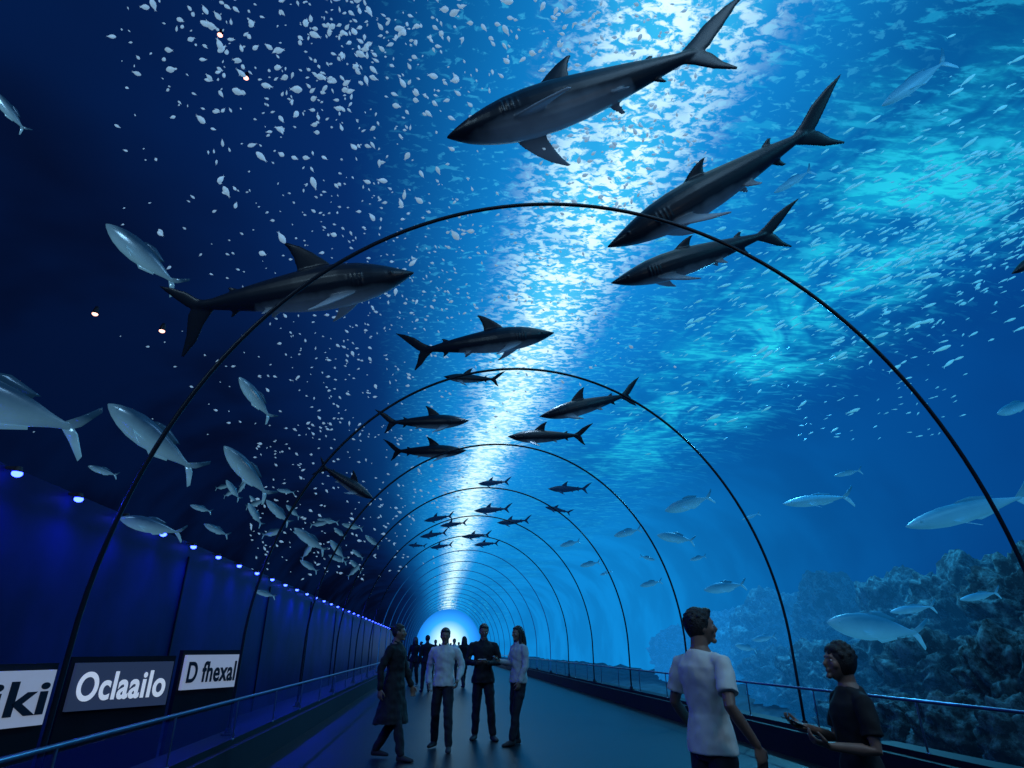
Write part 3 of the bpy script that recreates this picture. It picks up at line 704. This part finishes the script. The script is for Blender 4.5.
person(g,h,165,[((.28,-.10,1.15),(.24,.02,.93),(-.1,.2,-1),(-1,.1,0),.4),((-.29,-.02,1.15),(-.26,.14,.97),(.1,.4,-.9),(1,.1,0),.4)],stridR,(16,-10),'shirt',pale,navy,'short',False,"person in pale shirt and dark trousers walking",wide=1.06)
g,h=place(482,624,740)
person(g,h,176,[((.265,.02,1.14),(.10,.25,1.12),(-.6,.5,.1),(-.2,-.3,.9),.35),((-.265,.0,1.14),(-.06,.25,1.12),(.6,.5,.1),(.2,-.3,.9),.35)],relax,(6,-14),'jacket',darkj,navy,'short',False,"person in dark jacket looking down at a paper in both hands",wide=1.06)
s=h/1.73
b=MB(); b.box((-.07,-.05,-.004),(.07,.05,.004)); pp=obj("leaflet",b.mesh("leaflet",False),mat("white_paper",(.6,.62,.65)),label="small white leaflet held in both hands",cat="leaflet")
pp.matrix_world=Matrix.Translation((g.x,g.y,0))@Matrix.Rotation(math.radians(176),4,'Z')@Matrix.Scale(s,4)@Matrix.Translation((.02,.31,1.16))@Matrix.Rotation(.5,4,'X')
g,h=place(519,626,745)
person(g,h,118,[((.18,.06,1.15),(.14,.28,1.20),(-.1,1,.15),(-.5,0,.9),.3),((-.20,.0,1.13),(-.17,.10,.90),(.1,.3,-1),(1,0,0),.4)],[((.10,.03,.49),(.11,-.04,.085),(.15,1,0)),((-.08,.10,.49),(-.05,.17,.085),(-.1,1,0))],(0,-4),'shirt',greyt,navy,'long',True,"person with long dark hair in light top facing companions")
s=h/1.73
m_ph=mat("phone_black",(.01,.01,.015),rough=.2)
def phone(g,yaw,s,pos,rx):
    b=MB(); b.box((-.036,-.074,-.004),(.036,.074,.004)); me=b.mesh("phone",False)
    o=obj("phone",me,m_ph,label="black smartphone held in hand",cat="phone")
    md=o.modifiers.new("b",'BEVEL'); md.width=.003
    o.matrix_world=Matrix.Translation((g.x,g.y,0))@Matrix.Rotation(math.radians(yaw),4,'Z')@Matrix.Scale(s,4)@Matrix.Translation(pos)@Matrix.Rotation(rx,4,'X')
phone(g,118,s,(.13,.37,1.235),.3)
def place2(px,topy,y):
    d=F+(px-512)/FPX*R+(384-topy)/FPX*U
    p=C+d*(y/math.hypot(d.x,d.y)); return p,p.z
g,h=place2(696,609,4.4)
person(g,h,-68,[((.29,-.10,1.16),(.33,.04,.95),(.1,.2,-1),(-1,.1,0),.35),((-.28,-.02,1.15),(-.32,.16,.97),(-.1,.5,-1),(1,.1,0),.4)],stand,(-28,5),'tshirt',white,jean,'thick',False,"person in white t-shirt with short dark hair looking aside",vox=.006,wide=1.05)
g,h=place2(838,644,4.2)
person(g,h,84,[((.20,.04,1.14),(.10,.28,1.22),(-.05,1,.2),(-.4,0,.9),.4),((-.215,.0,1.12),(-.14,.25,1.14),(.15,1,.3),(.3,0,.9),.45)],stand,(6,8),'tshirt',boyt,jean,'full',True,"young person in dark t-shirt looking up with phone in hands",vox=.006,wide=.96)
phone(g,84,h/1.73,(.04,.38,1.255),.4)
for i,(px,ty,fy,yw,col,fm,hr) in enumerate(((413,632,686,170,black,True,'long'),(425,631,692,10,navy,False,'short'),(434,632,676,185,darkj,False,'short'),(453,631,680,175,pale,False,'short'),(463,630,688,20,darkj,True,'long'),(444,634,672,0,greyt,False,'short'),(420,634,670,90,black,True,'bun'),(429,636,664,0,black,False,'short'),(439,637,663,10,navy,True,'long'),(450,636,665,180,greyt,False,'short'),(458,635,668,5,black,False,'short'))):
    g,h=place(px,ty,fy); h=min(max(h,1.6),1.85)
    person(g,h,yw,[Rdown,Ldown],stand if i%2 else stride,(0,0),'shirt' if i%2 else 'jacket',col,navy,hr,fm,"distant person walking along the tunnel floor in %s clothes"%("light" if col in (pale,greyt) else "dark"),vox=.014,group="distant visitors in the tunnel")

# ------------------------------------------------------------ lights
def area(loc,tgt,size,energy,col):
    l=bpy.data.lights.new("added_fill",'AREA'); l.energy=energy; l.size=size; l.color=col; l.shape='DISK'  # added lamps out of frame, brightening sharks, reef, fish and visitors
    o=bpy.data.objects.new("added_fill",l); COL.objects.link(o); o.location=loc
    o.rotation_euler=(Vector(tgt)-Vector(loc)).to_track_quat('-Z','Y').to_euler()
area((3,-1,10.5),(3,7,0),4,130,(.35,.65,1.0))
area((11,0,10),(11,12,0),5,280,(.10,.60,1.0))
area((-6,-1,8.5),(-5,8,4),2,150,(.45,.75,1.0))
area((3.2,1.2,4.9),(2.0,4.8,1.1),.8,14,(1.0,.95,.82))
def spot(loc,tgt,energy,col,ang=80,soft=.1):
    l=bpy.data.lights.new("added_spot",'SPOT'); l.energy=energy; l.color=col; l.spot_size=math.radians(ang); l.spot_blend=.9; l.shadow_soft_size=soft  # added spots without fixtures, brightening reef, ribs and tunnel floor
    o=bpy.data.objects.new("added_spot",l); COL.objects.link(o); o.location=loc
    o.rotation_euler=(Vector(tgt)-Vector(loc)).to_track_quat('-Z','Y').to_euler()
spot((12.5,21,11.5),(11,15,0),5200,(.08,.58,1),110)
spot((13,34,11.5),(11,33,0),4600,(.08,.60,1),110)
spot((8.0,13,10.5),(10,13,0),1500,(.08,.58,1),90)
spot((2,17,11.8),(1.6,14,0),900,(.45,.70,1),60)
spot((1.3,30,5.2),(1.3,30,0),110,(.1,.40,1),120)
spot((1.3,52,5.2),(1.3,52,0),300,(.15,.50,1),120)
